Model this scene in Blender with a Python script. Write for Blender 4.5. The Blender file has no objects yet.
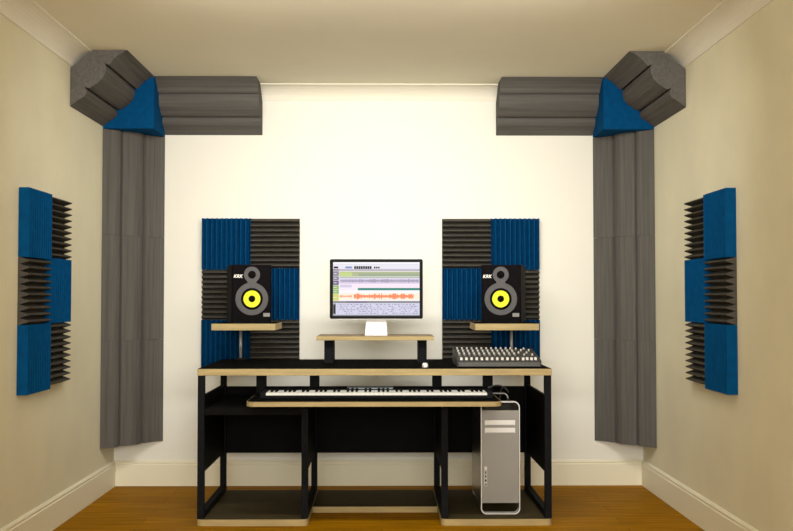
import bpy, bmesh, math, random
from mathutils import Vector, Matrix
from mathutils.geometry import tessellate_polygon
random.seed(7)
sc = bpy.context.scene
COL = sc.collection

# ------------------------------------------------------------------ helpers
def link(name, data, parent=None):
    o = bpy.data.objects.new(name, data)
    COL.objects.link(o)
    if parent is not None:
        o.parent = parent
    return o

def thing(name, label, cat, loc=(0, 0, 0), rz=0.0, group=None):
    o = link(name, None)
    o.empty_display_size = 0.05
    o.location = loc
    o.rotation_euler = (0, 0, rz)
    tag(o, label, cat, group)
    return o

def tag(o, label, cat, group=None):
    o['label'] = label
    o['category'] = cat
    if group:
        o['group'] = group
    return o

def finish(bm, smooth=False):
    bmesh.ops.remove_doubles(bm, verts=bm.verts, dist=1e-6)
    bmesh.ops.recalc_face_normals(bm, faces=bm.faces)
    if smooth:
        for f in bm.faces:
            f.smooth = True
    return bm

def mk(name, bm, mats, parent=None, off=None, bevel=0.0, seg=2, smooth=False, recalc=True, angle=40):
    """bmesh -> one linked mesh object (off: world position of the parent's base, taken off the vertices)"""
    if recalc:
        finish(bm, smooth)
    if off is not None:
        bmesh.ops.translate(bm, vec=-Vector(off), verts=bm.verts)
    me = bpy.data.meshes.new(name)
    bm.to_mesh(me)
    bm.free()
    if not isinstance(mats, (list, tuple)):
        mats = [mats]
    for m in mats:
        me.materials.append(m)
    o = link(name, me, parent)
    if bevel > 0:
        md = o.modifiers.new('bevel', 'BEVEL')
        md.width = bevel
        md.segments = seg
        md.limit_method = 'ANGLE'
        md.angle_limit = math.radians(angle)
    return o

def struct(name, bm, mats, **kw):
    o = mk(name, bm, mats, **kw)
    o['kind'] = 'structure'
    return o

def B():
    return bmesh.new()

def box(bm, x0, x1, y0, y1, z0, z1, mi=0):
    vs = [bm.verts.new((x, y, z)) for x in (x0, x1) for y in (y0, y1) for z in (z0, z1)]
    idx = [(0, 1, 3, 2), (4, 6, 7, 5), (0, 4, 5, 1), (2, 3, 7, 6), (0, 2, 6, 4), (1, 5, 7, 3)]
    for i in idx:
        f = bm.faces.new([vs[k] for k in i])
        f.material_index = mi
    return bm

def prism(bm, pts, fn, a, b, mi=0, tri=False):
    """closed outline pts [(u,v)] swept from a to b; fn(u,v,l) -> 3-D point"""
    va = [bm.verts.new(fn(u, v, a)) for u, v in pts]
    vb = [bm.verts.new(fn(u, v, b)) for u, v in pts]
    n = len(pts)
    fs = []
    for i in range(n):
        j = (i + 1) % n
        fs.append(bm.faces.new([va[i], va[j], vb[j], vb[i]]))
    if n <= 4:
        fs += [bm.faces.new(va), bm.faces.new(list(reversed(vb)))]
    else:
        for a, b, c in tessellate_polygon([[Vector((u, v, 0)) for u, v in pts]]):
            fs += [bm.faces.new([va[a], va[b], va[c]]), bm.faces.new([vb[c], vb[b], vb[a]])]
    for f in fs:
        f.material_index = mi
    return bm

def cyl(bm, p0, p1, r, seg=16, mi=0, r1=None):
    p0, p1 = Vector(p0), Vector(p1)
    r1 = r if r1 is None else r1
    d = (p1 - p0).normalized()
    a = Vector((0, 0, 1)) if abs(d.z) < 0.9 else Vector((1, 0, 0))
    u = d.cross(a).normalized()
    v = d.cross(u)
    A, Bv = [], []
    for i in range(seg):
        t = 2 * math.pi * i / seg
        w = u * math.cos(t) + v * math.sin(t)
        A.append(bm.verts.new(p0 + w * r))
        Bv.append(bm.verts.new(p1 + w * r1))
    for i in range(seg):
        j = (i + 1) % seg
        f = bm.faces.new([A[i], A[j], Bv[j], Bv[i]])
        f.material_index = mi
        f.smooth = True
    for f in (bm.faces.new(A), bm.faces.new(list(reversed(Bv)))):
        f.material_index = mi
    return bm

def tube(bm, pts, r, seg=8):
    pts = [Vector(p) for p in pts]
    rings = []
    for i, p in enumerate(pts):
        d = (pts[min(i + 1, len(pts) - 1)] - pts[max(i - 1, 0)]).normalized()
        a = Vector((0, 0, 1)) if abs(d.z) < 0.95 else Vector((1, 0, 0))
        u = d.cross(a).normalized()
        v = d.cross(u)
        rings.append([bm.verts.new(p + (u * math.cos(2 * math.pi * k / seg) + v * math.sin(2 * math.pi * k / seg)) * r) for k in range(seg)])
    for a, b in zip(rings, rings[1:]):
        for k in range(seg):
            f = bm.faces.new([a[k], a[(k + 1) % seg], b[(k + 1) % seg], b[k]])
            f.smooth = True
    bm.faces.new(rings[0])
    bm.faces.new(list(reversed(rings[-1])))
    return bm

def spline(ctrl, n=8):
    P = [Vector(p) for p in ctrl]
    P = [2 * P[0] - P[1]] + P + [2 * P[-1] - P[-2]]
    out = []
    for i in range(1, len(P) - 2):
        for k in range(n):
            t = k / n
            a, b, c, d = P[i - 1], P[i], P[i + 1], P[i + 2]
            out.append(0.5 * ((2 * b) + (c - a) * t + (2 * a - 5 * b + 4 * c - d) * t * t + (3 * b - a - 3 * c + d) * t ** 3))
    out.append(P[-2])
    return out

def lathe(bm, prof, cx, cz, seg=40, mi=0):
    """rings around the Y axis through (cx, cz): prof = [(radius, y)]"""
    rings = []
    for r, y in prof:
        if r < 1e-6:
            rings.append([bm.verts.new((cx, y, cz))])
        else:
            rings.append([bm.verts.new((cx + r * math.cos(2 * math.pi * k / seg), y, cz + r * math.sin(2 * math.pi * k / seg))) for k in range(seg)])
    for a, b in zip(rings, rings[1:]):
        for k in range(seg):
            j = (k + 1) % seg
            if len(a) == 1:
                vs = [a[0], b[k], b[j]]
            elif len(b) == 1:
                vs = [a[k], a[j], b[0]]
            else:
                vs = [a[k], a[j], b[j], b[k]]
            f = bm.faces.new(vs)
            f.smooth = True
            f.material_index = mi
    return bm

def rrect(x0, x1, y0, y1, rads, n=8):
    """rounded rectangle outline; rads = radius at (x0,y0),(x1,y0),(x1,y1),(x0,y1)"""
    out = []
    cs = [(x0, y0, 1, 1, 180), (x1, y0, -1, 1, 270), (x1, y1, -1, -1, 0), (x0, y1, 1, -1, 90)]
    for (x, y, sx, sy, a0), r in zip(cs, rads):
        if r <= 0:
            out.append((x, y))
            continue
        cx, cy = x + sx * r, y + sy * r
        for k in range(n + 1):
            a = math.radians(a0 + 90 * k / n)
            out.append((cx + r * math.cos(a), cy + r * math.sin(a)))
    return out

XYZ = lambda u, v, l: (u, v, l)       # outline in plan, swept in height
XZY = lambda u, v, l: (u, l, v)       # outline in elevation, swept in depth

def text_mesh(body, size, depth, shear=0.0):
    cu = bpy.data.curves.new('lettering', 'FONT')
    cu.body = body
    cu.size = size
    cu.extrude = depth
    cu.shear = shear
    cu.offset = size * 0.03
    cu.align_x = 'CENTER'
    cu.align_y = 'CENTER'
    o = bpy.data.objects.new('lettering', cu)
    COL.objects.link(o)
    bpy.context.view_layer.update()
    me = bpy.data.meshes.new_from_object(o.evaluated_get(bpy.context.evaluated_depsgraph_get()))
    bpy.data.objects.remove(o)
    bm = bmesh.new()
    bm.from_mesh(me)
    bpy.data.meshes.remove(me)
    bmesh.ops.rotate(bm, cent=(0, 0, 0), matrix=Matrix.Rotation(math.pi / 2, 3, 'X'), verts=bm.verts)
    return bm

# ------------------------------------------------------------------ materials
def mat(name, col, rough=0.6, metal=0.0, spec=0.5, noise=0.0, nscale=20.0, stretch=(1, 1, 1), bump=0.0, bscale=200.0, emit=None):
    m = bpy.data.materials.new(name)
    m.use_nodes = True
    nt = m.node_tree
    p = nt.nodes['Principled BSDF']
    p.inputs['Base Color'].default_value = (*col, 1)
    p.inputs['Roughness'].default_value = rough
    p.inputs['Metallic'].default_value = metal
    p.inputs['Specular IOR Level'].default_value = spec
    tc = nt.nodes.new('ShaderNodeTexCoord')
    mp = nt.nodes.new('ShaderNodeMapping')
    mp.inputs['Scale'].default_value = stretch
    nt.links.new(tc.outputs['Object'], mp.inputs['Vector'])
    if noise > 0:
        nz = nt.nodes.new('ShaderNodeTexNoise')
        nz.inputs['Scale'].default_value = nscale
        nz.inputs['Detail'].default_value = 4
        nt.links.new(mp.outputs[0], nz.inputs['Vector'])
        rp = nt.nodes.new('ShaderNodeValToRGB')
        rp.color_ramp.elements[0].position = 0.3
        rp.color_ramp.elements[1].position = 0.7
        rp.color_ramp.elements[0].color = (*[max(0, c * (1 - noise)) for c in col], 1)
        rp.color_ramp.elements[1].color = (*[min(1, c * (1 + noise)) for c in col], 1)
        nt.links.new(nz.outputs['Fac'], rp.inputs['Fac'])
        nt.links.new(rp.outputs['Color'], p.inputs['Base Color'])
    if bump > 0:
        n2 = nt.nodes.new('ShaderNodeTexNoise')
        n2.inputs['Scale'].default_value = bscale
        n2.inputs['Detail'].default_value = 3
        nt.links.new(tc.outputs['Object'], n2.inputs['Vector'])
        bp = nt.nodes.new('ShaderNodeBump')
        bp.inputs['Strength'].default_value = bump
        bp.inputs['Distance'].default_value = 0.002
        nt.links.new(n2.outputs['Fac'], bp.inputs['Height'])
        nt.links.new(bp.outputs[0], p.inputs['Normal'])
    if emit is not None:
        p.inputs['Emission Color'].default_value = (*col, 1)
        p.inputs['Emission Strength'].default_value = emit
        p.inputs['Base Color'].default_value = (0.02, 0.02, 0.02, 1)
    return m

def mat_floor():
    m = bpy.data.materials.new('oak_laminate')
    m.use_nodes = True
    nt = m.node_tree
    p = nt.nodes['Principled BSDF']
    p.inputs['Roughness'].default_value = 0.42
    p.inputs['Specular IOR Level'].default_value = 0.01
    tc = nt.nodes.new('ShaderNodeTexCoord')
    br = nt.nodes.new('ShaderNodeTexBrick')
    br.offset = 0.37
    br.inputs['Scale'].default_value = 1.0
    br.inputs['Brick Width'].default_value = 1.25
    br.inputs['Row Height'].default_value = 0.13
    br.inputs['Mortar Size'].default_value = 0.0015
    br.inputs['Color1'].default_value = (0.41, 0.183, 0.001, 1)
    br.inputs['Color2'].default_value = (0.34, 0.150, 0.001, 1)
    br.inputs['Mortar'].default_value = (0.17, 0.068, 0.003, 1)
    nt.links.new(tc.outputs['Object'], br.inputs['Vector'])
    mp = nt.nodes.new('ShaderNodeMapping')
    mp.inputs['Scale'].default_value = (1.2, 22, 1)
    nt.links.new(tc.outputs['Object'], mp.inputs['Vector'])
    nz = nt.nodes.new('ShaderNodeTexNoise')
    nz.inputs['Scale'].default_value = 2.2
    nz.inputs['Detail'].default_value = 6
    nt.links.new(mp.outputs[0], nz.inputs['Vector'])
    rp = nt.nodes.new('ShaderNodeValToRGB')
    rp.color_ramp.elements[0].position = 0.3
    rp.color_ramp.elements[1].position = 0.72
    rp.color_ramp.elements[0].color = (0.62, 0.62, 0.62, 1)
    rp.color_ramp.elements[1].color = (1.25, 1.25, 1.25, 1)
    nt.links.new(nz.outputs['Fac'], rp.inputs['Fac'])
    mx = nt.nodes.new('ShaderNodeMix')
    mx.data_type = 'RGBA'
    mx.blend_type = 'MULTIPLY'
    mx.inputs[0].default_value = 1.0
    nt.links.new(br.outputs['Color'], mx.inputs[6])
    nt.links.new(rp.outputs['Color'], mx.inputs[7])
    nt.links.new(mx.outputs[2], p.inputs['Base Color'])
    return m

def mat_perforated():
    m = bpy.data.materials.new('perforated_aluminium')
    m.use_nodes = True
    nt = m.node_tree
    p = nt.nodes['Principled BSDF']
    p.inputs['Roughness'].default_value = 0.5
    p.inputs['Metallic'].default_value = 0.25
    tc = nt.nodes.new('ShaderNodeTexCoord')
    vo = nt.nodes.new('ShaderNodeTexVoronoi')
    vo.inputs['Scale'].default_value = 190
    vo.inputs['Randomness'].default_value = 0.0
    nt.links.new(tc.outputs['Object'], vo.inputs['Vector'])
    rp = nt.nodes.new('ShaderNodeValToRGB')
    rp.color_ramp.elements[0].position = 0.35
    rp.color_ramp.elements[1].position = 0.45
    rp.color_ramp.elements[0].color = (0.09, 0.085, 0.08, 1)
    rp.color_ramp.elements[1].color = (0.42, 0.41, 0.39, 1)
    nt.links.new(vo.outputs['Distance'], rp.inputs['Fac'])
    nt.links.new(rp.outputs['Color'], p.inputs['Base Color'])
    return m

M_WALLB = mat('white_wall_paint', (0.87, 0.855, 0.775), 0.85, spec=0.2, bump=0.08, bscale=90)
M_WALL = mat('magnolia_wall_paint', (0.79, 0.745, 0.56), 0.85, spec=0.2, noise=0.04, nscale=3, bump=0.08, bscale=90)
M_CEIL = mat('cream_ceiling_paint', (0.85, 0.805, 0.65), 0.9, spec=0.2, noise=0.02, nscale=2)
M_TRIM = mat('white_gloss_trim', (0.88, 0.83, 0.65), 0.5, spec=0.3)
M_COVE = mat('cream_cornice_paint', (0.86, 0.82, 0.70), 0.8, spec=0.2)
M_FLOOR = mat_floor()
M_BLUE = mat('blue_foam', (0.002, 0.064, 0.185), 1.0, spec=0.05, noise=0.12, nscale=30, bump=0.3, bscale=400)
M_GREY = mat('charcoal_foam', (0.078, 0.072, 0.062), 1.0, spec=0.05, noise=0.12, nscale=30, bump=0.3, bscale=400)
TRAPC = dict(col=(0.118, 0.110, 0.101), rough=1.0, spec=0.05, noise=0.16, nscale=1.0, bump=0.35, bscale=350)
M_TRAPZ = mat('grey_trap_foam', stretch=(70, 70, 2.0), **TRAPC)
M_TRAPX = mat('grey_trap_foam', stretch=(2.0, 70, 70), **TRAPC)
M_TRAPY = mat('grey_trap_foam', stretch=(70, 2.0, 70), **TRAPC)
M_BLACK = mat('black_steel', (0.010, 0.0105, 0.012), 0.65, spec=0.04, noise=0.1, nscale=40)
M_BLACKB = mat('black_board', (0.006, 0.0055, 0.005), 0.65, spec=0.04, noise=0.15, nscale=15)
M_LAM = mat('dark_laminate', (0.062, 0.047, 0.022), 0.6, spec=0.06, noise=0.1, nscale=15)
M_TOP = mat('black_laminate_top', (0.004, 0.004, 0.0035), 0.85, spec=0.01, noise=0.1, nscale=15)
M_PLY = mat('birch_plywood_edge', (0.43, 0.33, 0.155), 0.6, spec=0.3, noise=0.14, nscale=9, stretch=(0.6, 4, 6))
M_RISER = mat('oak_riser_top', (0.17, 0.10, 0.045), 0.5, spec=0.3, noise=0.15, nscale=8, stretch=(0.6, 6, 4))
M_CHROME = mat('satin_chrome', (0.42, 0.42, 0.41), 0.35, metal=0.3, noise=0.03, nscale=10)
M_ALU = mat('brushed_aluminium', (0.62, 0.61, 0.59), 0.42, metal=0.35, noise=0.05, nscale=6, stretch=(1, 1, 20))
M_ALUSIDE = mat('satin_aluminium', (0.34, 0.31, 0.27), 0.28, metal=0.95, noise=0.05, nscale=6)
M_ALUWHITE = mat('bright_aluminium', (0.80, 0.80, 0.80), 0.35, metal=0.1, noise=0.02, nscale=6)
M_PERF = mat_perforated()
M_SPK = mat('black_vinyl_cabinet', (0.005, 0.004, 0.005), 0.65, spec=0.04, noise=0.15, nscale=60)
M_BAFFLE = mat('grey_baffle', (0.085, 0.082, 0.086), 0.55, spec=0.3, noise=0.05, nscale=60)
M_YEL = mat('yellow_cone', (0.78, 0.80, 0.02), 0.5, spec=0.3, noise=0.04, nscale=40)
M_RUB = mat('black_rubber', (0.004, 0.004, 0.004), 0.65, spec=0.04, noise=0.1, nscale=60)
M_WHITE = mat('white_plastic', (0.85, 0.84, 0.80), 0.35, spec=0.4, noise=0.02, nscale=20)
M_LGREY = mat('light_grey_plastic', (0.55, 0.55, 0.55), 0.5, noise=0.05, nscale=40)
M_CABLE = mat('grey_cable', (0.13, 0.12, 0.11), 0.5, noise=0.05, nscale=40)
M_MIX = mat('mixer_panel', (0.032, 0.031, 0.030), 0.5, spec=0.4, noise=0.1, nscale=60)
M_KNOB = mat('pale_knob', (0.55, 0.54, 0.50), 0.5, spec=0.2, noise=0.05, nscale=40)
M_KNOBD = mat('dull_knob', (0.26, 0.25, 0.24), 0.5, spec=0.2, noise=0.05, nscale=40)
M_MIXF = mat('mixer_rail', (0.10, 0.097, 0.092), 0.5, spec=0.4, noise=0.1, nscale=60)
M_BEZEL = mat('black_glass_bezel', (0.003, 0.003, 0.003), 0.4, spec=0.08, noise=0.05, nscale=10)
M_LCD = mat('blue_grey_display', (0.30, 0.37, 0.44), 0.4, noise=0.1, nscale=50)

# ------------------------------------------------------------------ room
XL, XR, YB, YF, ZC = -1.674, 1.640, 6.08, -1.8, 2.504
T = 0.12
struct('floor', box(B(), XL - T, XR + T, YF - T, YB + T, -0.1, 0.0), M_FLOOR)
struct('ceiling', box(B(), XL - T, XR + T, YF - T, YB + T, ZC, ZC + 0.1), M_CEIL)
struct('wall_back', box(B(), XL - T, XR + T, YB, YB + T, 0.0, ZC), M_WALLB)
struct('wall_left', box(B(), XL - T, XL, YF, YB, 0.0, ZC), M_WALL)
struct('wall_right', box(B(), XR, XR + T, YF, YB, 0.0, ZC), M_WALL)
# wall behind the camera with the window opening the daylight comes through
WX0, WX1, WZ0, WZ1 = -1.25, 1.25, 0.95, 2.25
bm = B()
box(bm, XL - T, WX0, YF - T, YF, 0, ZC)
box(bm, WX1, XR + T, YF - T, YF, 0, ZC)
box(bm, WX0, WX1, YF - T, YF, 0, WZ0)
box(bm, WX0, WX1, YF - T, YF, WZ1, ZC)
struct('wall_front', bm, M_WALL)

# baseboards: stepped ogee profile (d = out of the wall, z)
BP = [(0, 0.0005), (0.016, 0.0005), (0.016, 0.132), (0.0115, 0.136), (0.0115, 0.140), (0.014, 0.143), (0.0135, 0.149),
      (0.008, 0.155), (0.005, 0.158), (0, 0.159)]
struct('baseboard_back', prism(B(), BP, lambda u, v, l: (l, YB - u, v), XL, XR), M_TRIM)
struct('baseboard_left', prism(B(), BP, lambda u, v, l: (XL + u, l, v), YF, YB - 0.016), M_TRIM)
struct('baseboard_right', prism(B(), BP, lambda u, v, l: (XR - u, l, v), YF, YB - 0.016), M_TRIM)

# plaster cornice: concave cove with a fillet at each edge (u out along ceiling, v down the wall)
CC, CD = 0.11, 0.085
CP = [(0, 0), (CC, 0), (CC, 0.006)]
for k in range(0, 9):
    a = math.radians(90 * k / 8)
    CP.append((CC - (CC - 0.006) * math.sin(a), CD - 0.004 - (CD - 0.010) * math.cos(a)))
CP += [(0.006, CD), (0, CD)]
struct('trim_1', prism(B(), CP, lambda u, v, l: (l, YB - u, ZC - v), XL, XR), M_COVE)
struct('trim_2', prism(B(), CP, lambda u, v, l: (XL + u, l, ZC - v), YF, YB - 0.02), M_COVE)
struct('trim_3', prism(B(), CP, lambda u, v, l: (XR - u, l, ZC - v), YF, YB - 0.02), M_COVE)

# ------------------------------------------------------------------ bass traps
S = 0.304

def trap_profile(cove):
    """corner section: legs along both walls, three rounded lobes with two grooves across the front"""
    P0, P1 = Vector((S, 0.0)), Vector((0.0, S))
    nrm = Vector((1, 1)).normalized()
    ts = [(0, 0), (0.07, -0.010), (0.14, -0.016), (0.21, -0.017), (0.26, -0.014), (0.295, -0.014), (0.318, -0.036),
          (0.332, -0.018), (0.366, -0.004), (0.41, 0.007), (0.46, 0.015), (0.535, 0.015), (0.60, 0.010), (0.65, 0.006), (0.680, -0.001),
          (0.700, -0.022), (0.714, 0.000), (0.74, 0.011), (0.785, 0.016), (0.84, 0.011), (0.90, 0.005), (1, 0)]
    pts = [P0.lerp(P1, t) + nrm * d for t, d in ts]
    pts = [(p.x, p.y) for p in pts]
    if cove:
        pts += [(0.0, CD + 0.012), (CC + 0.012, 0.0)] if cove == 1 else [(0.0, CC + 0.012), (CD + 0.012, 0.0)]
    else:
        pts += [(0.0, 0.0)]
    return pts

def trap(fn, a, b, cove, label, base, m):
    bm = prism(B(), trap_profile(cove), fn, a, b)
    finish(bm)
    c = Vector(base)
    o = mk('bass_trap', bm, m, off=c, recalc=False)
    o.location = c
    tag(o, label, 'bass trap', 'bass traps')
    return o

e = 0.0015
ZB = ZC - 0.317                                    # underside of the blue corner blocks
for side, X, s in (('left', XL, 1), ('right', XR, -1)):
    Xw = X + s * e
    z1 = ZB - e
    segs = ['topmost of three, under the blue block', 'middle one of three', 'lowest of three, above the baseboard']
    for k in range(3):
        z0 = z1 - 0.6355
        trap(lambda u, v, l: (Xw + s * u, YB - e - v, l), z0, z1, 0,
             'upright grey bass trap in the %s corner, %s' % (side, segs[k]), (Xw, YB - e, z0), M_TRAPZ)
        z1 = z0 - 0.001
    # along the ceiling against the back wall
    xa, xb = X + s * (S + 2 * e), X + s * (S + 0.615)
    trap(lambda u, v, l: (l, YB - e - u, ZC - e - v), min(xa, xb), max(xa, xb), 1,
         'level grey bass trap on the back wall under the ceiling, upper %s' % side, ((xa + xb) / 2, YB - e, ZC - S), M_TRAPX)
    # along the ceiling against the side wall
    trap(lambda u, v, l: (Xw + s * u, l, ZC - e - v), YB - S - 0.612, YB - S - 2 * e, 1,
         'grey bass trap along the %s wall under the ceiling, scalloped end in view' % side, (Xw, YB - S - 0.3, ZC - S), M_TRAPY)
    # blue corner block, chamfered where it meets the cornice
    bm = box(B(), min(Xw, Xw + s * S), max(Xw, Xw + s * S), YB - S, YB - e, ZB, ZC - e)
    for co, no in (((X + s * (CC + 0.012), 0, ZC), (-s * (CD + 0.012), 0, CC + 0.012)), ((0, YB - CC - 0.012, ZC), (0, CD + 0.012, CC + 0.012))):
        r = bmesh.ops.bisect_plane(bm, geom=bm.verts[:] + bm.edges[:] + bm.faces[:], plane_co=co, plane_no=no, clear_outer=True)
        bmesh.ops.holes_fill(bm, edges=bm.edges)
    c = (Xw, YB - e, ZB)
    o = mk('corner_block', bm, M_BLUE, off=c)
    o.location = c
    tag(o, 'blue foam corner block joining the bass traps in the upper %s corner' % side, 'foam block', 'corner blocks')

# ------------------------------------------------------------------ foam wedge tiles
TW, HB, HG, TD, TB = 0.304, 0.322, 0.313, 0.051, 0.011

def tile_mesh(vertical):
    n = 10
    L = TW if vertical else HG
    g = 0.0006
    L -= 2 * g
    p = L / n
    prof = [(-L / 2, 0)]
    if vertical:                                   # the blue ones begin and end on a ridge
        prof.append((-L / 2, -TD))
        prof.append((-L / 2 + p * 0.04, -TD))
        for k in range(n):
            x = -L / 2 + k * p
            prof += [(x + p * 0.46, -TB), (x + p * 0.54, -TB)]
            if k < n - 1:
                prof += [(x + p * 0.92, -TD), (x + p * 1.08, -TD)]
        prof += [(L / 2 - p * 0.04, -TD), (L / 2, -TD)]
    else:
        prof.append((-L / 2, -TB))
        for k in range(n):
            x = -L / 2 + k * p
            prof += [(x + p * 0.42, -TD), (x + p * 0.58, -TD)]
            if k < n - 1:
                prof += [(x + p * 0.97, -TB), (x + p * 1.03, -TB)]
        prof.append((L / 2, -TB))
    prof.append((L / 2, 0))
    bm = B()
    if vertical:
        prism(bm, prof, lambda u, v, l: (u, v, l), g, HB - g)
    else:
        prism(bm, prof, lambda u, v, l: (l, v, u + HG / 2), -TW / 2 + g, TW / 2 - g)
    finish(bm)
    me = bpy.data.meshes.new('foam_tile')
    bm.to_mesh(me)
    bm.free()
    me.materials.append(M_BLUE if vertical else M_GREY)
    return me

ME_BLUE, ME_GREY = tile_mesh(True), tile_mesh(False)

def panel(place, rz, top, blue_first, where, cols, group):
    """2 columns x 3 rows; place(c) -> (x, y) of the column's middle on the wall"""
    rows = ['top', 'middle', 'bottom']
    for c in range(2):
        z = top
        for r in range(3):
            blue = (c + r) % 2 == (0 if blue_first else 1)
            z -= HB if blue else HG
            o = link('foam_tile', ME_BLUE if blue else ME_GREY)
            x, y = place(c)
            o.location = (x, y, z)
            o.rotation_euler = (0, 0, rz)
            kind = 'blue foam tile' if blue else 'charcoal foam tile'
            tag(o, '%s, %s row, %s column, %s' % (kind, rows[r], cols[c], where), 'foam tile', group)

e2 = 0.001
PL = -1.125
panel(lambda c: (PL + TW * (c + 0.5), YB - e2), 0, 1.670, True, 'behind the left speaker', ('left', 'right'), 'foam tiles behind the left speaker')
PR = 0.378
panel(lambda c: (PR + TW * (c + 0.5), YB - e2), 0, 1.670, False, 'behind the right speaker', ('left', 'right'), 'foam tiles behind the right speaker')
panel(lambda c: (XL + e2, 4.452 + TW * (c + 0.5)), math.pi / 2, 1.682, True, 'on the left wall', ('near', 'far'), 'foam tiles on the left wall')
panel(lambda c: (XR - e2, 4.446 + TW * (c + 0.5)), -math.pi / 2, 1.682, True, 'on the right wall', ('near', 'far'), 'foam tiles on the right wall')

# ------------------------------------------------------------------ desk
DX0, DX1, DY0, DY1 = -0.952, 0.878, 5.000, 5.760
DO = (-0.037, 5.38, 0.0)
desk = thing('studio_desk', 'long black studio desk with plywood edges and open steel frame on the floor', 'desk', DO)
D = dict(parent=desk, off=DO)
PT = 0.036                                         # board thickness
wt = mk('worktop', box(B(), DX0, DX1, DY0, DY1, 0.771, 0.805), M_PLY, bevel=0.002, **D)
wt['label'] = 'plywood worktop board'
mk('laminate', box(B(), DX0 + 0.003, DX1 - 0.003, DY0 + 0.003, DY1, 0.8052, 0.807), M_TOP, parent=wt, off=DO)
for x0, x1, rl, rr in ((DX0, -0.380, 0.03, 0.03), (0.305, DX1, 0.03, 0.03)):
    o = mk('plinth', prism(B(), rrect(x0, x1, DY0, DY1, (rl, rr, 0.004, 0.004)), XYZ, 0.0008, PT - 0.002), M_PLY, bevel=0.0015, **D)
    o['label'] = 'plywood plinth board with rounded front corners'
    mk('laminate', prism(B(), rrect(x0 + 0.003, x1 - 0.003, DY0 + 0.003, DY1 - 0.003, (rl, rr, 0.004, 0.004)), XYZ, PT - 0.0018, PT), M_LAM, parent=o, off=DO)
o = mk('footboard', box(B(), -0.3785, 0.3035, 5.307, DY1, 0.0008, 0.033), M_PLY, bevel=0.0015, **D)
mk('laminate', box(B(), -0.3765, 0.3015, 5.309, DY1 - 0.002, 0.0332, 0.035), M_LAM, parent=o, off=DO)
LW = 0.034
legs_x = (DX0 + 0.002, -0.415, 0.307, DX1 - LW - 0.002)
for i, x in enumerate(legs_x):
    lt = 0.7708 if i in (0, 3) else 0.602
    for y in (DY0 + 0.006, DY1 - LW - 0.018):
        mk('leg', box(B(), x, x + LW, y, y + LW, PT + 0.0002, lt), M_BLACK, bevel=0.0015, **D)
    ya, yb = DY0 + 0.006 + LW, DY1 - LW - 0.018
    mk('bottom_rail', box(B(), x, x + LW, ya + 0.0005, yb - 0.0005, PT + 0.0003, PT + 0.034), M_BLACK, bevel=0.001, **D)
    px = x + 0.008
    mk('side_panel', box(B(), px, px + 0.016, ya + 0.0005, yb - 0.0005, 0.265, 0.662 if i in (0, 3) else 0.600), M_BLACKB, **D)
    if i in (0, 3):
        mk('top_rail', box(B(), x + 0.002, x + LW - 0.002, yb - 0.12, yb - 0.0005, 0.752, 0.7705), M_BLACK, **D)
mk('modesty_panel', box(B(), DX0 + 0.003, DX1 - 0.003, DY1 - 0.0175, DY1 - 0.002, 0.257, 0.648), M_BLACKB, **D)
xa, xb = legs_x[0] + LW + 0.0005, legs_x[1] - 0.0005
sh = mk('shelf', box(B(), xa, xb, DY0 + 0.010, DY1 - 0.03, 0.567, 0.601), M_BLACKB, bevel=0.001, **D)
# keyboard tray on four hangers
TX0, TX1, TY0, TY1, TZ0, TZ1 = -0.668, 0.590, 4.750, 5.235, 0.639, 0.664
tr = mk('keyboard_tray', prism(B(), rrect(TX0, TX1, TY0, TY1, (0.045, 0.045, 0.004, 0.004)), XYZ, TZ0, TZ1 - 0.002), M_PLY, bevel=0.0015, **D)
tr['label'] = 'plywood-edged pull-out keyboard tray'
mk('laminate', prism(B(), rrect(TX0 + 0.004, TX1 - 0.004, TY0 + 0.004, TY1 - 0.004, (0.043, 0.043, 0.003, 0.003)), XYZ, TZ1 - 0.0018, TZ1), M_TOP, parent=tr, off=DO)
for x0 in (TX0, -0.384, 0.270, TX1 - 0.048):
    bm = B()
    box(bm, x0, x0 + 0.048, 5.152, 5.222, TZ1 + 0.0003, 0.7707)
    mk('tray_hanger', bm, M_BLACK, bevel=0.002, **D)

# ------------------------------------------------------------------ monitor riser
RO = (-0.037, 5.5, 0.8072)
riser = thing('monitor_riser', 'low wooden riser shelf on two black posts standing mid desktop', 'shelf', RO)
o = mk('shelf_board', box(B(), -0.363, 0.288, 5.35, 5.65, 0.937, 0.9585), M_PLY, parent=riser, off=RO, bevel=0.0015)
mk('laminate', box(B(), -0.361, 0.286, 5.352, 5.65, 0.9588, 0.960), M_RISER, parent=o, off=RO)
for x0, x1 in ((-0.322, -0.272), (0.204, 0.250)):
    mk('post', box(B(), x0, x1, 5.40, 5.60, 0.8073, 0.9368), M_BLACK, parent=riser, off=RO, bevel=0.002)

# ------------------------------------------------------------------ computer display
MO = (-0.033, 5.50, 0.9603)
disp = thing('computer_monitor', 'wide silver computer monitor on the riser showing a multitrack audio editor', 'monitor', MO)
mx0, mx1, mz0, mz1, my = -0.295, 0.231, 1.050, 1.391, 5.450
bm = prism(B(), rrect(mx0, mx1, mz0, mz1, (0.010,) * 4, 5), XZY, my, my + 0.028)
mk('casing', bm, M_ALU, parent=disp, off=MO, bevel=0.004)
bm = prism(B(), rrect(mx0 + 0.001, mx1 - 0.001, mz0 + 0.004, mz1 - 0.001, (0.010,) * 4, 5), XZY, my - 0.003, my - 0.0003)
mk('bezel', bm, M_BEZEL, parent=disp, off=MO)
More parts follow.
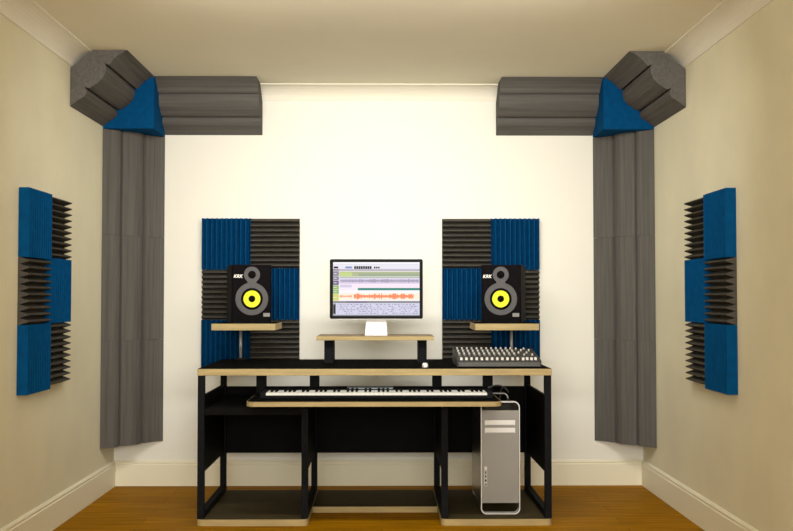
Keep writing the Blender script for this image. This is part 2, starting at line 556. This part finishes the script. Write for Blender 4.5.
# screen picture: flat coloured shapes on the glass
SC = {}
def em(name, c, s=1.12):
    c = [((v / 255 + 0.055) / 1.055) ** 2.4 if v > 10 else v / 255 / 12.92 for v in c]
    m = mat('screen_' + name, c, 0.4, spec=0.0, emit=s)
    SC[name] = len(SC)
    return m
smats = [em('white', (240, 236, 240)), em('pale', (225, 222, 232)), em('black', (30, 28, 30)), em('blue', (120, 140, 190)),
         em('mauve', (140, 128, 145)), em('olive', (172, 178, 140)), em('lime', (190, 205, 130)), em('sage', (150, 165, 140)),
         em('lavender', (205, 195, 220)), em('slate', (130, 122, 140)), em('teal', (45, 130, 115)), em('orange', (235, 105, 30)),
         em('cream', (250, 232, 212)), em('grey', (130, 130, 135)), em('lilac', (200, 200, 222)), em('violet', (110, 95, 130)),
         em('green', (140, 175, 95)), em('yellow', (205, 205, 110)), em('pink', (238, 222, 235))]
sx0, sx1, sz0, sz1 = mx0 + 0.019, mx1 - 0.019, mz0 + 0.020, mz1 - 0.018
bm = B()
layer = [0]
def q(x0, y0, x1, y1, m, lift=None):
    """rectangle given on a 508 x 310 grid, y downwards"""
    layer[0] += 1
    y = my - 0.0032 - layer[0] * 0.000003
    fx = lambda a: sx0 + (sx1 - sx0) * a / 508
    fz = lambda a: sz1 - (sz1 - sz0) * a / 310
    f = bm.faces.new([bm.verts.new(c) for c in ((fx(x0), y, fz(y1)), (fx(x1), y, fz(y1)), (fx(x1), y, fz(y0)), (fx(x0), y, fz(y0)))])
    f.material_index = SC[m]
q(0, 0, 508, 310, 'white')
q(0, 8, 508, 40, 'pale')
for a, b, m in ((4, 30, 'black'), (72, 112, 'blue')):
    q(a, 25, b, 36, m)
x = 124
while x < 228:
    q(x, 23, x + 11, 39, 'black'); x += 13
for x in (240, 252, 264):
    q(x, 26, x + 9, 36, 'black')
q(0, 40, 508, 50, 'mauve'); q(36, 43, 508, 46, 'pale')
q(36, 54, 508, 82, 'olive'); q(38, 58, 112, 80, 'lime'); q(150, 66, 504, 80, 'sage')
q(36, 84, 508, 90, 'sage')
q(36, 92, 508, 124, 'lavender')
for k in range(112):
    x = 44 + k * 4.1
    h = 3 + 9 * random.random() * (0.4 + 0.6 * abs(math.sin(k * 0.17)))
    q(x, 108 - h, x + 2.6, 108 + h, 'slate', 60)
q(36, 125, 508, 148, 'pink'); q(40, 130, 110, 146, 'lavender')
q(145, 149, 508, 162, 'teal'); q(36, 150, 140, 160, 'pink')
q(36, 164, 508, 178, 'white')
q(36, 178, 508, 218, 'cream')
for k in range(90):
    x = 122 + k * 3.9
    amp = 0.25 if 42 < k < 52 else 1.0
    h = 6 + 13 * amp * random.random() * (0.45 + 0.55 * abs(math.sin(k * 0.11 + 0.6)))
    q(x, 197 - h, x + 3.2, 197 + h, 'orange', 80)
for k in range(9):
    x = 40 + k * 8
    h = 2 + 5 * random.random()
    q(x, 197 - h, x + 5, 197 + h, 'orange', 80)
q(0, 224, 508, 236, 'grey'); q(80, 227, 200, 233, 'violet')
q(20, 237, 508, 304, 'lilac')
for r in range(6):
    x = 40
    while x < 496:
        w = random.uniform(3, 16)
        q(x, 243 + r * 10, min(x + w, 500), 246 + r * 10, random.choice(['slate', 'grey', 'pale', 'violet']), 95)
        x += w + random.uniform(4, 14)
q(0, 304, 508, 310, 'grey')
for a, b, m in ((52, 80, 'mauve'), (82, 104, 'slate'), (106, 132, 'violet'), (134, 158, 'green'), (160, 182, 'green'), (184, 222, 'yellow')):
    q(0, a, 34, b, m)
    q(4, (a + b) / 2 - 2, 22, (a + b) / 2 + 2, 'pale')
q(0, 238, 18, 302, 'grey'); q(3, 246, 13, 296, 'black')
mk('screen', bm, smats, parent=disp, off=MO, recalc=False)
# bent metal foot
bm = B()
pts = [(-0.060, 5.437), (0.060, 5.437)]
prism(bm, rrect(-0.064, 0.064, 5.425, 5.60, (0.006,) * 4, 3), lambda u, v, l: (u - 0.033, v, l), 0.9604, 0.966)
def neck(u, v, l):
    return (-0.033 + u, 5.485 + v + l * 0.25, 0.966 + l)
vs = []
for l, w in ((0.0, 0.062), (0.10, 0.056), (0.18, 0.056)):
    vs.append([bm.verts.new((-0.033 + sx * w, 5.462 + dy + l * 0.16, 0.9655 + l)) for sx, dy in ((-1, 0), (1, 0), (1, 0.008), (-1, 0.008))])
for a, b in zip(vs, vs[1:]):
    for k in range(4):
        bm.faces.new([a[k], a[(k + 1) % 4], b[(k + 1) % 4], b[k]])
bm.faces.new(vs[0]); bm.faces.new(list(reversed(vs[-1])))
mk('stand', bm, M_ALUWHITE, parent=disp, off=MO, bevel=0.001)

# ------------------------------------------------------------------ mouse
bm = B()
c = (0.2265, 5.085, 0.8073)
rings = []
for k in range(7):
    a = math.pi / 2 * k / 6
    rr, zz = math.cos(a), math.sin(a)
    z = 0.003 + 0.020 * zz
    rings.append([(0.0165 * (0.55 + 0.45 * rr if k < 6 else 0.0) * math.cos(t) if k < 6 else 0, 0.042 * (rr ** 0.6 if k < 6 else 0) * math.sin(t), z)
                  for t in [2 * math.pi * i / 20 for i in range(20)]])
rings.insert(0, [(x * 0.96, y * 0.96, 0.0) for x, y, z in rings[0]])
R = [[bm.verts.new(p) for p in r] for r in rings[:-1]]
for a, b in zip(R, R[1:]):
    for k in range(20):
        f = bm.faces.new([a[k], a[(k + 1) % 20], b[(k + 1) % 20], b[k]]); f.smooth = True
bm.faces.new(R[0]); bm.faces.new(list(reversed(R[-1])))
o = mk('computer_mouse', bm, M_WHITE)
o.location = c
tag(o, 'small white computer mouse on the black desktop near its front edge', 'mouse')

# ------------------------------------------------------------------ mixer
XO = (0.619, 5.275, 0.8072)
mixr = thing('audio_mixer', 'low dark audio mixer with rows of pale knobs on right end of desk', 'mixer', XO)
hw, y0, y1, h0, h1 = 0.222, -0.175, 0.175, 0.030, 0.078
bm = prism(B(), [(y0, 0.004), (y1, 0.004), (y1, h1), (y0 + 0.012, h0 + 0.002), (y0, h0 - 0.004)], lambda u, v, l: (l, u, v), -hw + 0.008, hw - 0.008)
mk('chassis', bm, M_MIX, parent=mixr)
for s in (-1, 1):
    bm = prism(B(), [(y0 - 0.003, 0.0005), (y1 + 0.003, 0.0005), (y1 + 0.003, h1 + 0.006), (y0 + 0.010, h0 + 0.006), (y0 - 0.003, h0 - 0.002)],
               lambda u, v, l: (l, u, v), s * (hw - 0.004) - 0.004, s * (hw - 0.004) + 0.004)
    mk('end_cheek', bm, M_MIX, parent=mixr, bevel=0.0015)
mk('front_rail', box(B(), -hw + 0.008, hw - 0.008, y0 - 0.004, y0 - 0.0003, 0.003, h0 - 0.006), M_MIXF, parent=mixr, bevel=0.001)
slope = (h1 - h0) / (y1 - y0)
ang = math.atan(slope)
def on_panel(y):
    return h0 + 0.002 + (y - y0 - 0.012) * (h1 - h0 - 0.002) / (y1 - y0 - 0.012)
def knob_mesh(name, r, h, m):
    bm = cyl(B(), (0, 0, 0), (0, 0, h), r, 14, r1=r * 0.8)
    box(bm, -r * 0.14, r * 0.14, 0, r * 0.8, h * 0.99, h * 1.06)
    finish(bm)
    me = bpy.data.meshes.new(name); bm.to_mesh(me); bm.free(); me.materials.append(m)
    return me
KN_W, KN_G = knob_mesh('knob', 0.0058, 0.012, M_KNOB), knob_mesh('knob', 0.0052, 0.011, M_KNOBD)
bm = box(B(), -0.006, 0.006, -0.009, 0.009, 0.0, 0.012)
finish(bm)
FD = bpy.data.meshes.new('fader_cap'); bm.to_mesh(FD); bm.free(); FD.materials.append(M_WHITE)
def put(me, name, x, y):
    o = link(name, me, mixr)
    o.location = (x, y, on_panel(y) + 0.0005)
    o.rotation_euler = (ang, 0, 0)
for cidx in range(12):
    x = -0.198 + cidx * 0.0272
    for j, y in enumerate((0.150, 0.112, 0.074, 0.036, -0.002, -0.040)):
        put(KN_W if j in (0, 2, 4) else KN_G, 'knob', x, y)
    put(FD, 'fader_cap', x, -0.138)
for cidx in range(4):
    x = 0.130 + cidx * 0.022
    for j, y in enumerate((0.140, 0.095, 0.03, -0.03)):
        if (cidx + j) % 2 == 0:
            put(KN_W, 'knob', x, y)
    put(FD, 'fader_cap', x, -0.140 + 0.004 * (cidx % 2))
bm = B()
for cidx in range(12):
    x = -0.198 + cidx * 0.0272
    y_a, y_b = -0.155, -0.075
    vs = [bm.verts.new((x + dx, y, on_panel(y) + 0.0003)) for dx, y in ((-0.0015, y_a), (0.0015, y_a), (0.0015, y_b), (-0.0015, y_b))]
    bm.faces.new(vs)
mk('fader_slots', bm, M_RUB, parent=mixr)

# ------------------------------------------------------------------ speaker stands
def stand(label, px, pole_x):
    t = thing('speaker_stand', label, 'speaker stand', (px, 5.68, 0.8072), 0, 'speaker stands')
    h = 0.987 - 0.8072
    o = mk('top_plate', box(B(), -0.182, 0.182, -0.18, 0.165, h, h + 0.038), M_PLY, parent=t, bevel=0.002)
    mk('laminate', box(B(), -0.180, 0.180, -0.178, 0.163, h + 0.0382, h + 0.040), M_TOP, parent=o)
    mk('pole', cyl(B(), (pole_x, 0.02, 0.012), (pole_x, 0.02, h - 0.008), 0.0085, 20), M_CHROME, parent=t)
    mk('collar', cyl(B(), (pole_x, 0.02, h - 0.0078), (pole_x, 0.02, h - 0.0002), 0.024, 20), M_BLACK, parent=t)
    mk('base', cyl(B(), (pole_x, 0.02, 0.0003), (pole_x, 0.02, 0.0118), 0.036, 24), M_BLACK, parent=t)
    return t
stand('plywood speaker shelf on chrome pole standing on desk, left of the monitor', -0.787, -0.044)
stand('plywood speaker shelf on chrome pole standing behind the audio mixer', 0.713, 0.050)

# ------------------------------------------------------------------ speakers
def speaker(label, loc, rz):
    t = thing('studio_speaker', label, 'speaker', loc, rz, 'speakers')
    w, h, d = 0.1155, 0.335, 0.262
    yf = -0.131
    bm = prism(B(), rrect(-w, w, yf, yf + d, (0.012, 0.012, 0.004, 0.004), 4), XYZ, 0.0005, h)
    mk('cabinet', bm, M_SPK, parent=t, bevel=0.004)
    zw, zt = 0.1385, 0.278
    # figure-of-eight baffle plate around both drivers
    R1, R2 = 0.094, 0.0465
    dz = zt - zw
    ow, ot = [], []
    neck_w = 0.026
    pts = []
    a1 = math.asin(neck_w / R1)
    a2 = math.asin(neck_w / R2)
    for k in range(49):
        a = a1 + (2 * math.pi - 2 * a1) * k / 48
        pts.append((R1 * math.sin(a), zw + R1 * math.cos(a)))
    for k in range(33):
        a = math.pi + a2 + (2 * math.pi - 2 * a2) * k / 32
        pts.append((R2 * math.sin(a), zt + R2 * math.cos(a)))
    bm = prism(B(), pts, XZY, yf - 0.006, yf - 0.0003)
    bf = mk('baffle_plate', bm, M_BAFFLE, parent=t, bevel=0.001, angle=60)
    yb = yf - 0.0062
    wf = mk('woofer', lathe(B(), [(0.0625, yb), (0.0625, yb - 0.002), (0.060, yb - 0.005), (0.056, yb - 0.006), (0.0490, yb - 0.003), (0.0484, yb - 0.0005)], 0, zw), M_RUB, parent=t, smooth=True)
    mk('cone', lathe(B(), [(0.0490, yb - 0.0022), (0.047, yb - 0.0020), (0.036, yb - 0.0014), (0.018, yb - 0.0009)], 0, zw), M_YEL, parent=wf, smooth=True)
    mk('dust_cap', lathe(B(), [(0.0195, yb - 0.001), (0.017, yb - 0.005), (0.011, yb - 0.0085), (0.005, yb - 0.0100), (0, yb - 0.0103)], 0, zw, 28), M_RUB, parent=wf, smooth=True)
    tw = mk('tweeter', lathe(B(), [(0.0225, yb), (0.0225, yb - 0.002), (0.019, yb - 0.003), (0.0165, yb - 0.001), (0.012, yb - 0.004), (0.006, yb - 0.006), (0, yb - 0.0065)], 0, zt, 28), M_RUB, parent=t, smooth=True)
    pt = mk('bass_port', prism(B(), rrect(-0.075, 0.045, 0.014, 0.030, (0.007,) * 4, 4), XZY, yf - 0.0015, yf - 0.0002), M_RUB, parent=t)
    # maker's mark and model plate
    bm = text_mesh('KRK', 0.026, 0.0006, 0.25)
    bmesh.ops.translate(bm, vec=(-0.080, yf - 0.0012, 0.268), verts=bm.verts)
    mk('logo', bm, M_WHITE, parent=t, recalc=False)
    bm = prism(B(), rrect(0.067, 0.105, 0.036, 0.057, (0.002,) * 4, 3), XZY, yf - 0.0015, yf - 0.0002)
    pl = mk('model_plate', bm, M_KNOBD, parent=t)
    return t
speaker('black studio speaker with yellow cone on the left shelf, beside the monitor', (-0.784, 5.700, 1.0274), math.radians(15))
speaker('black studio speaker with yellow cone on the right shelf, above the mixer', (0.718, 5.700, 1.0274), math.radians(-14))

# ------------------------------------------------------------------ piano keyboard
KO = (-0.027, 5.0, TZ1 + 0.0003)
kb = thing('music_keyboard', 'long black music keyboard with white keys lying on the desk tray', 'keyboard', KO)
bm = B()
prism(bm, [(-0.125, 0.002), (0.135, 0.002), (0.135, 0.034), (0.052, 0.032), (0.052, 0.010), (-0.107, 0.010), (-0.107, 0.016), (-0.125, 0.014)],
      lambda u, v, l: (l, u, v), -0.560, 0.560)
for s in (-1, 1):
    prism(bm, [(-0.125, 0.002), (0.135, 0.002), (0.135, 0.034), (0.052, 0.032), (-0.107, 0.030), (-0.125, 0.024)],
          lambda u, v, l: (l, u, v), s * 0.573 - 0.0125, s * 0.573 + 0.0125)
mk('keyboard_body', bm, M_BLACK, parent=kb, bevel=0.001)
dp = mk('display', prism(B(), [(0.058, 0.0325), (0.125, 0.0342), (0.125, 0.0400), (0.062, 0.0385)], lambda u, v, l: (l, u, v), -0.155, 0.085), M_LCD, parent=kb)
NW = 49
kw = 1.118 / NW
bm = box(B(), -kw / 2 + 0.0006, kw / 2 - 0.0006, -0.105, 0.050, 0.0115, 0.027)
finish(bm)
WK = bpy.data.meshes.new('white_key'); bm.to_mesh(WK); bm.free(); WK.materials.append(M_WHITE)
bm = prism(B(), [(-0.048, 0.0275), (0.050, 0.0275), (0.050, 0.038), (-0.040, 0.038)], lambda u, v, l: (l, u, v), -0.0058, 0.0058)
finish(bm)
BK = bpy.data.meshes.new('black_key'); bm.to_mesh(BK); bm.free(); BK.materials.append(M_RUB)
for i in range(NW):
    x = -0.559 + kw * (i + 0.5)
    o = link('white_key', WK, kb)
    o.location = (x, 0, 0)
    if i < NW - 1 and (i % 7) not in (2, 6):
        o = link('black_key', BK, kb)
        o.location = (x + kw / 2, 0, 0)
# lead from the keyboard's right end down behind the computer tower
bm = tube(B(), spline([(0.548, 5.139, 0.690), (0.607, 5.160, 0.706), (0.66, 5.25, 0.688), (0.70, 5.36, 0.650), (0.700, 5.50, 0.660), (0.690, 5.618, 0.630), (0.680, 5.655, 0.45), (0.66, 5.66, 0.20), (0.64, 5.665, 0.045)], 8), 0.0035)
o = mk('keyboard_cable', bm, M_CABLE, smooth=True)
tag(o, 'thin grey cable arching from the music keyboard to behind the computer tower', 'cable')

# ------------------------------------------------------------------ computer tower
CO = (0.623, 5.35, PT + 0.0003)
pc = thing('computer_tower', 'tall silver computer tower with handles standing on the right desk plinth', 'computer', CO)
cw, ch, cy0, cy1 = 0.103, 0.590, -0.25, 0.25
rad, th = 0.030, 0.0055
outer = rrect(-cw, cw, 0.0, ch, (rad,) * 4, 8)
inner = rrect(-cw + th, cw - th, th, ch - th, (rad - th,) * 4, 8)
n = len(outer)
def ring_strip(bm, ks, ya, yb):
    """piece of the bent aluminium shell: outline indices ks"""
    pts = [outer[k % n] for k in ks] + [inner[k % n] for k in reversed(ks)]
    return prism(bm, pts, XZY, ya, yb)
bot = list(range(0, 18))                            # lower left corner round to lower right
top = list(range(18, 36))
for nm, ks in (('foot', bot), ('handle', top)):
    for ya, yb in ((cy0, cy0 + 0.045), (cy1 - 0.045, cy1)):
        mk(nm, ring_strip(B(), ks, ya, yb), M_ALUWHITE, parent=pc, bevel=0.0008)
for s in (-1, 1):
    bm = box(B(), s * cw - (th if s > 0 else 0), s * cw + (0 if s > 0 else th), cy0, cy1, rad + 0.0003, ch - rad - 0.0003)
    bm.faces.ensure_lookup_table()
    bm.faces[2].material_index = 1                 # front edge paler, its reflection of the frontal light put into colour
    mk('side_panel', bm, (M_ALUSIDE, M_ALUWHITE), parent=pc, bevel=0.0008)
ci = cw - th - 0.0006
cs = mk('case', box(B(), -ci, ci, cy0 + 0.006, cy1 - 0.006, 0.058, ch - 0.048), M_ALUSIDE, parent=pc)
mk('front_grille', box(B(), -ci + 0.001, ci - 0.001, cy0 + 0.0015, cy0 + 0.0055, 0.060, ch - 0.050), M_PERF, parent=pc)
for z in (0.478, 0.438):
    o = mk('optical_drive', box(B(), -0.082, 0.078, cy0 - 0.0012, cy0 + 0.0012, z - 0.014, z + 0.014), M_ALUWHITE, parent=pc, bevel=0.0006)
    mk('slot', box(B(), -0.078, 0.074, cy0 - 0.0018, cy0 - 0.0013, z - 0.0125, z - 0.011), M_RUB, parent=o)
pp = mk('port_panel', prism(B(), rrect(-0.086, -0.070, 0.148, 0.252, (0.005,) * 4, 3), XZY, cy0 - 0.0010, cy0 + 0.0012), M_LGREY, parent=pc)
for k, (hh, ww) in enumerate(((0.010, 0.010), (0.014, 0.006), (0.014, 0.006), (0.012, 0.008), (0.008, 0.008))):
    z = 0.240 - k * 0.021
    bm = prism(B(), rrect(-0.078 - ww / 2, -0.078 + ww / 2, z - hh / 2, z + hh / 2, (0.0025,) * 4, 3), XZY, cy0 - 0.0018, cy0 - 0.0011)
    mk('power_button' if k == 0 else 'port', bm, M_ALUWHITE if k == 0 else M_RUB, parent=pp)

# ------------------------------------------------------------------ light
def area(name, loc, target, sx, sy, power, col, spread=math.pi):
    l = bpy.data.lights.new(name, 'AREA')
    l.shape = 'RECTANGLE'
    l.size, l.size_y = sx, sy
    l.energy = power
    l.color = col
    o = bpy.data.objects.new(name, l)
    COL.objects.link(o)
    o.location = loc
    l.spread = spread
    o.rotation_euler = (Vector(target) - Vector(loc)).to_track_quat('-Z', 'Y').to_euler()
    return o
area('window_daylight', (0, YF - 0.02, (WZ0 + WZ1) / 2), (0, 6, 1.5), WX1 - WX0, WZ1 - WZ0, 158, (1.0, 0.99, 0.955))
area('ceiling_wall_washer', (0, 3.7, 2.43), (0, 6, 1.25), 2.0, 0.2, 27, (1.0, 0.985, 0.94), math.radians(110))

w = bpy.data.worlds.new('world')
sc.world = w
w.use_nodes = True
w.node_tree.nodes['Background'].inputs['Color'].default_value = (0.9, 0.95, 1.0, 1)
w.node_tree.nodes['Background'].inputs['Strength'].default_value = 0.3

# ------------------------------------------------------------------ camera
cd = bpy.data.cameras.new('camera')
cam = bpy.data.objects.new('camera', cd)
COL.objects.link(cam)
cam.location = (0, 0, 1.171)
cam.rotation_euler = (math.pi / 2 + math.atan(29.5 / 966), 0, -math.atan(9 / 966))
cd.sensor_width = 36.0
cd.lens = 966.0 / 793.0 * 36.0
cd.shift_x = 5.5 / 793.0
cd.shift_y = 3.0 / 793.0
cd.clip_start = 0.05
sc.camera = cam

vs_ = sc.view_settings
vs_.view_transform = 'Standard'
vs_.look = 'None'
vs_.gamma = 1.0
vs_.use_curve_mapping = False
vs_.exposure = 0.0
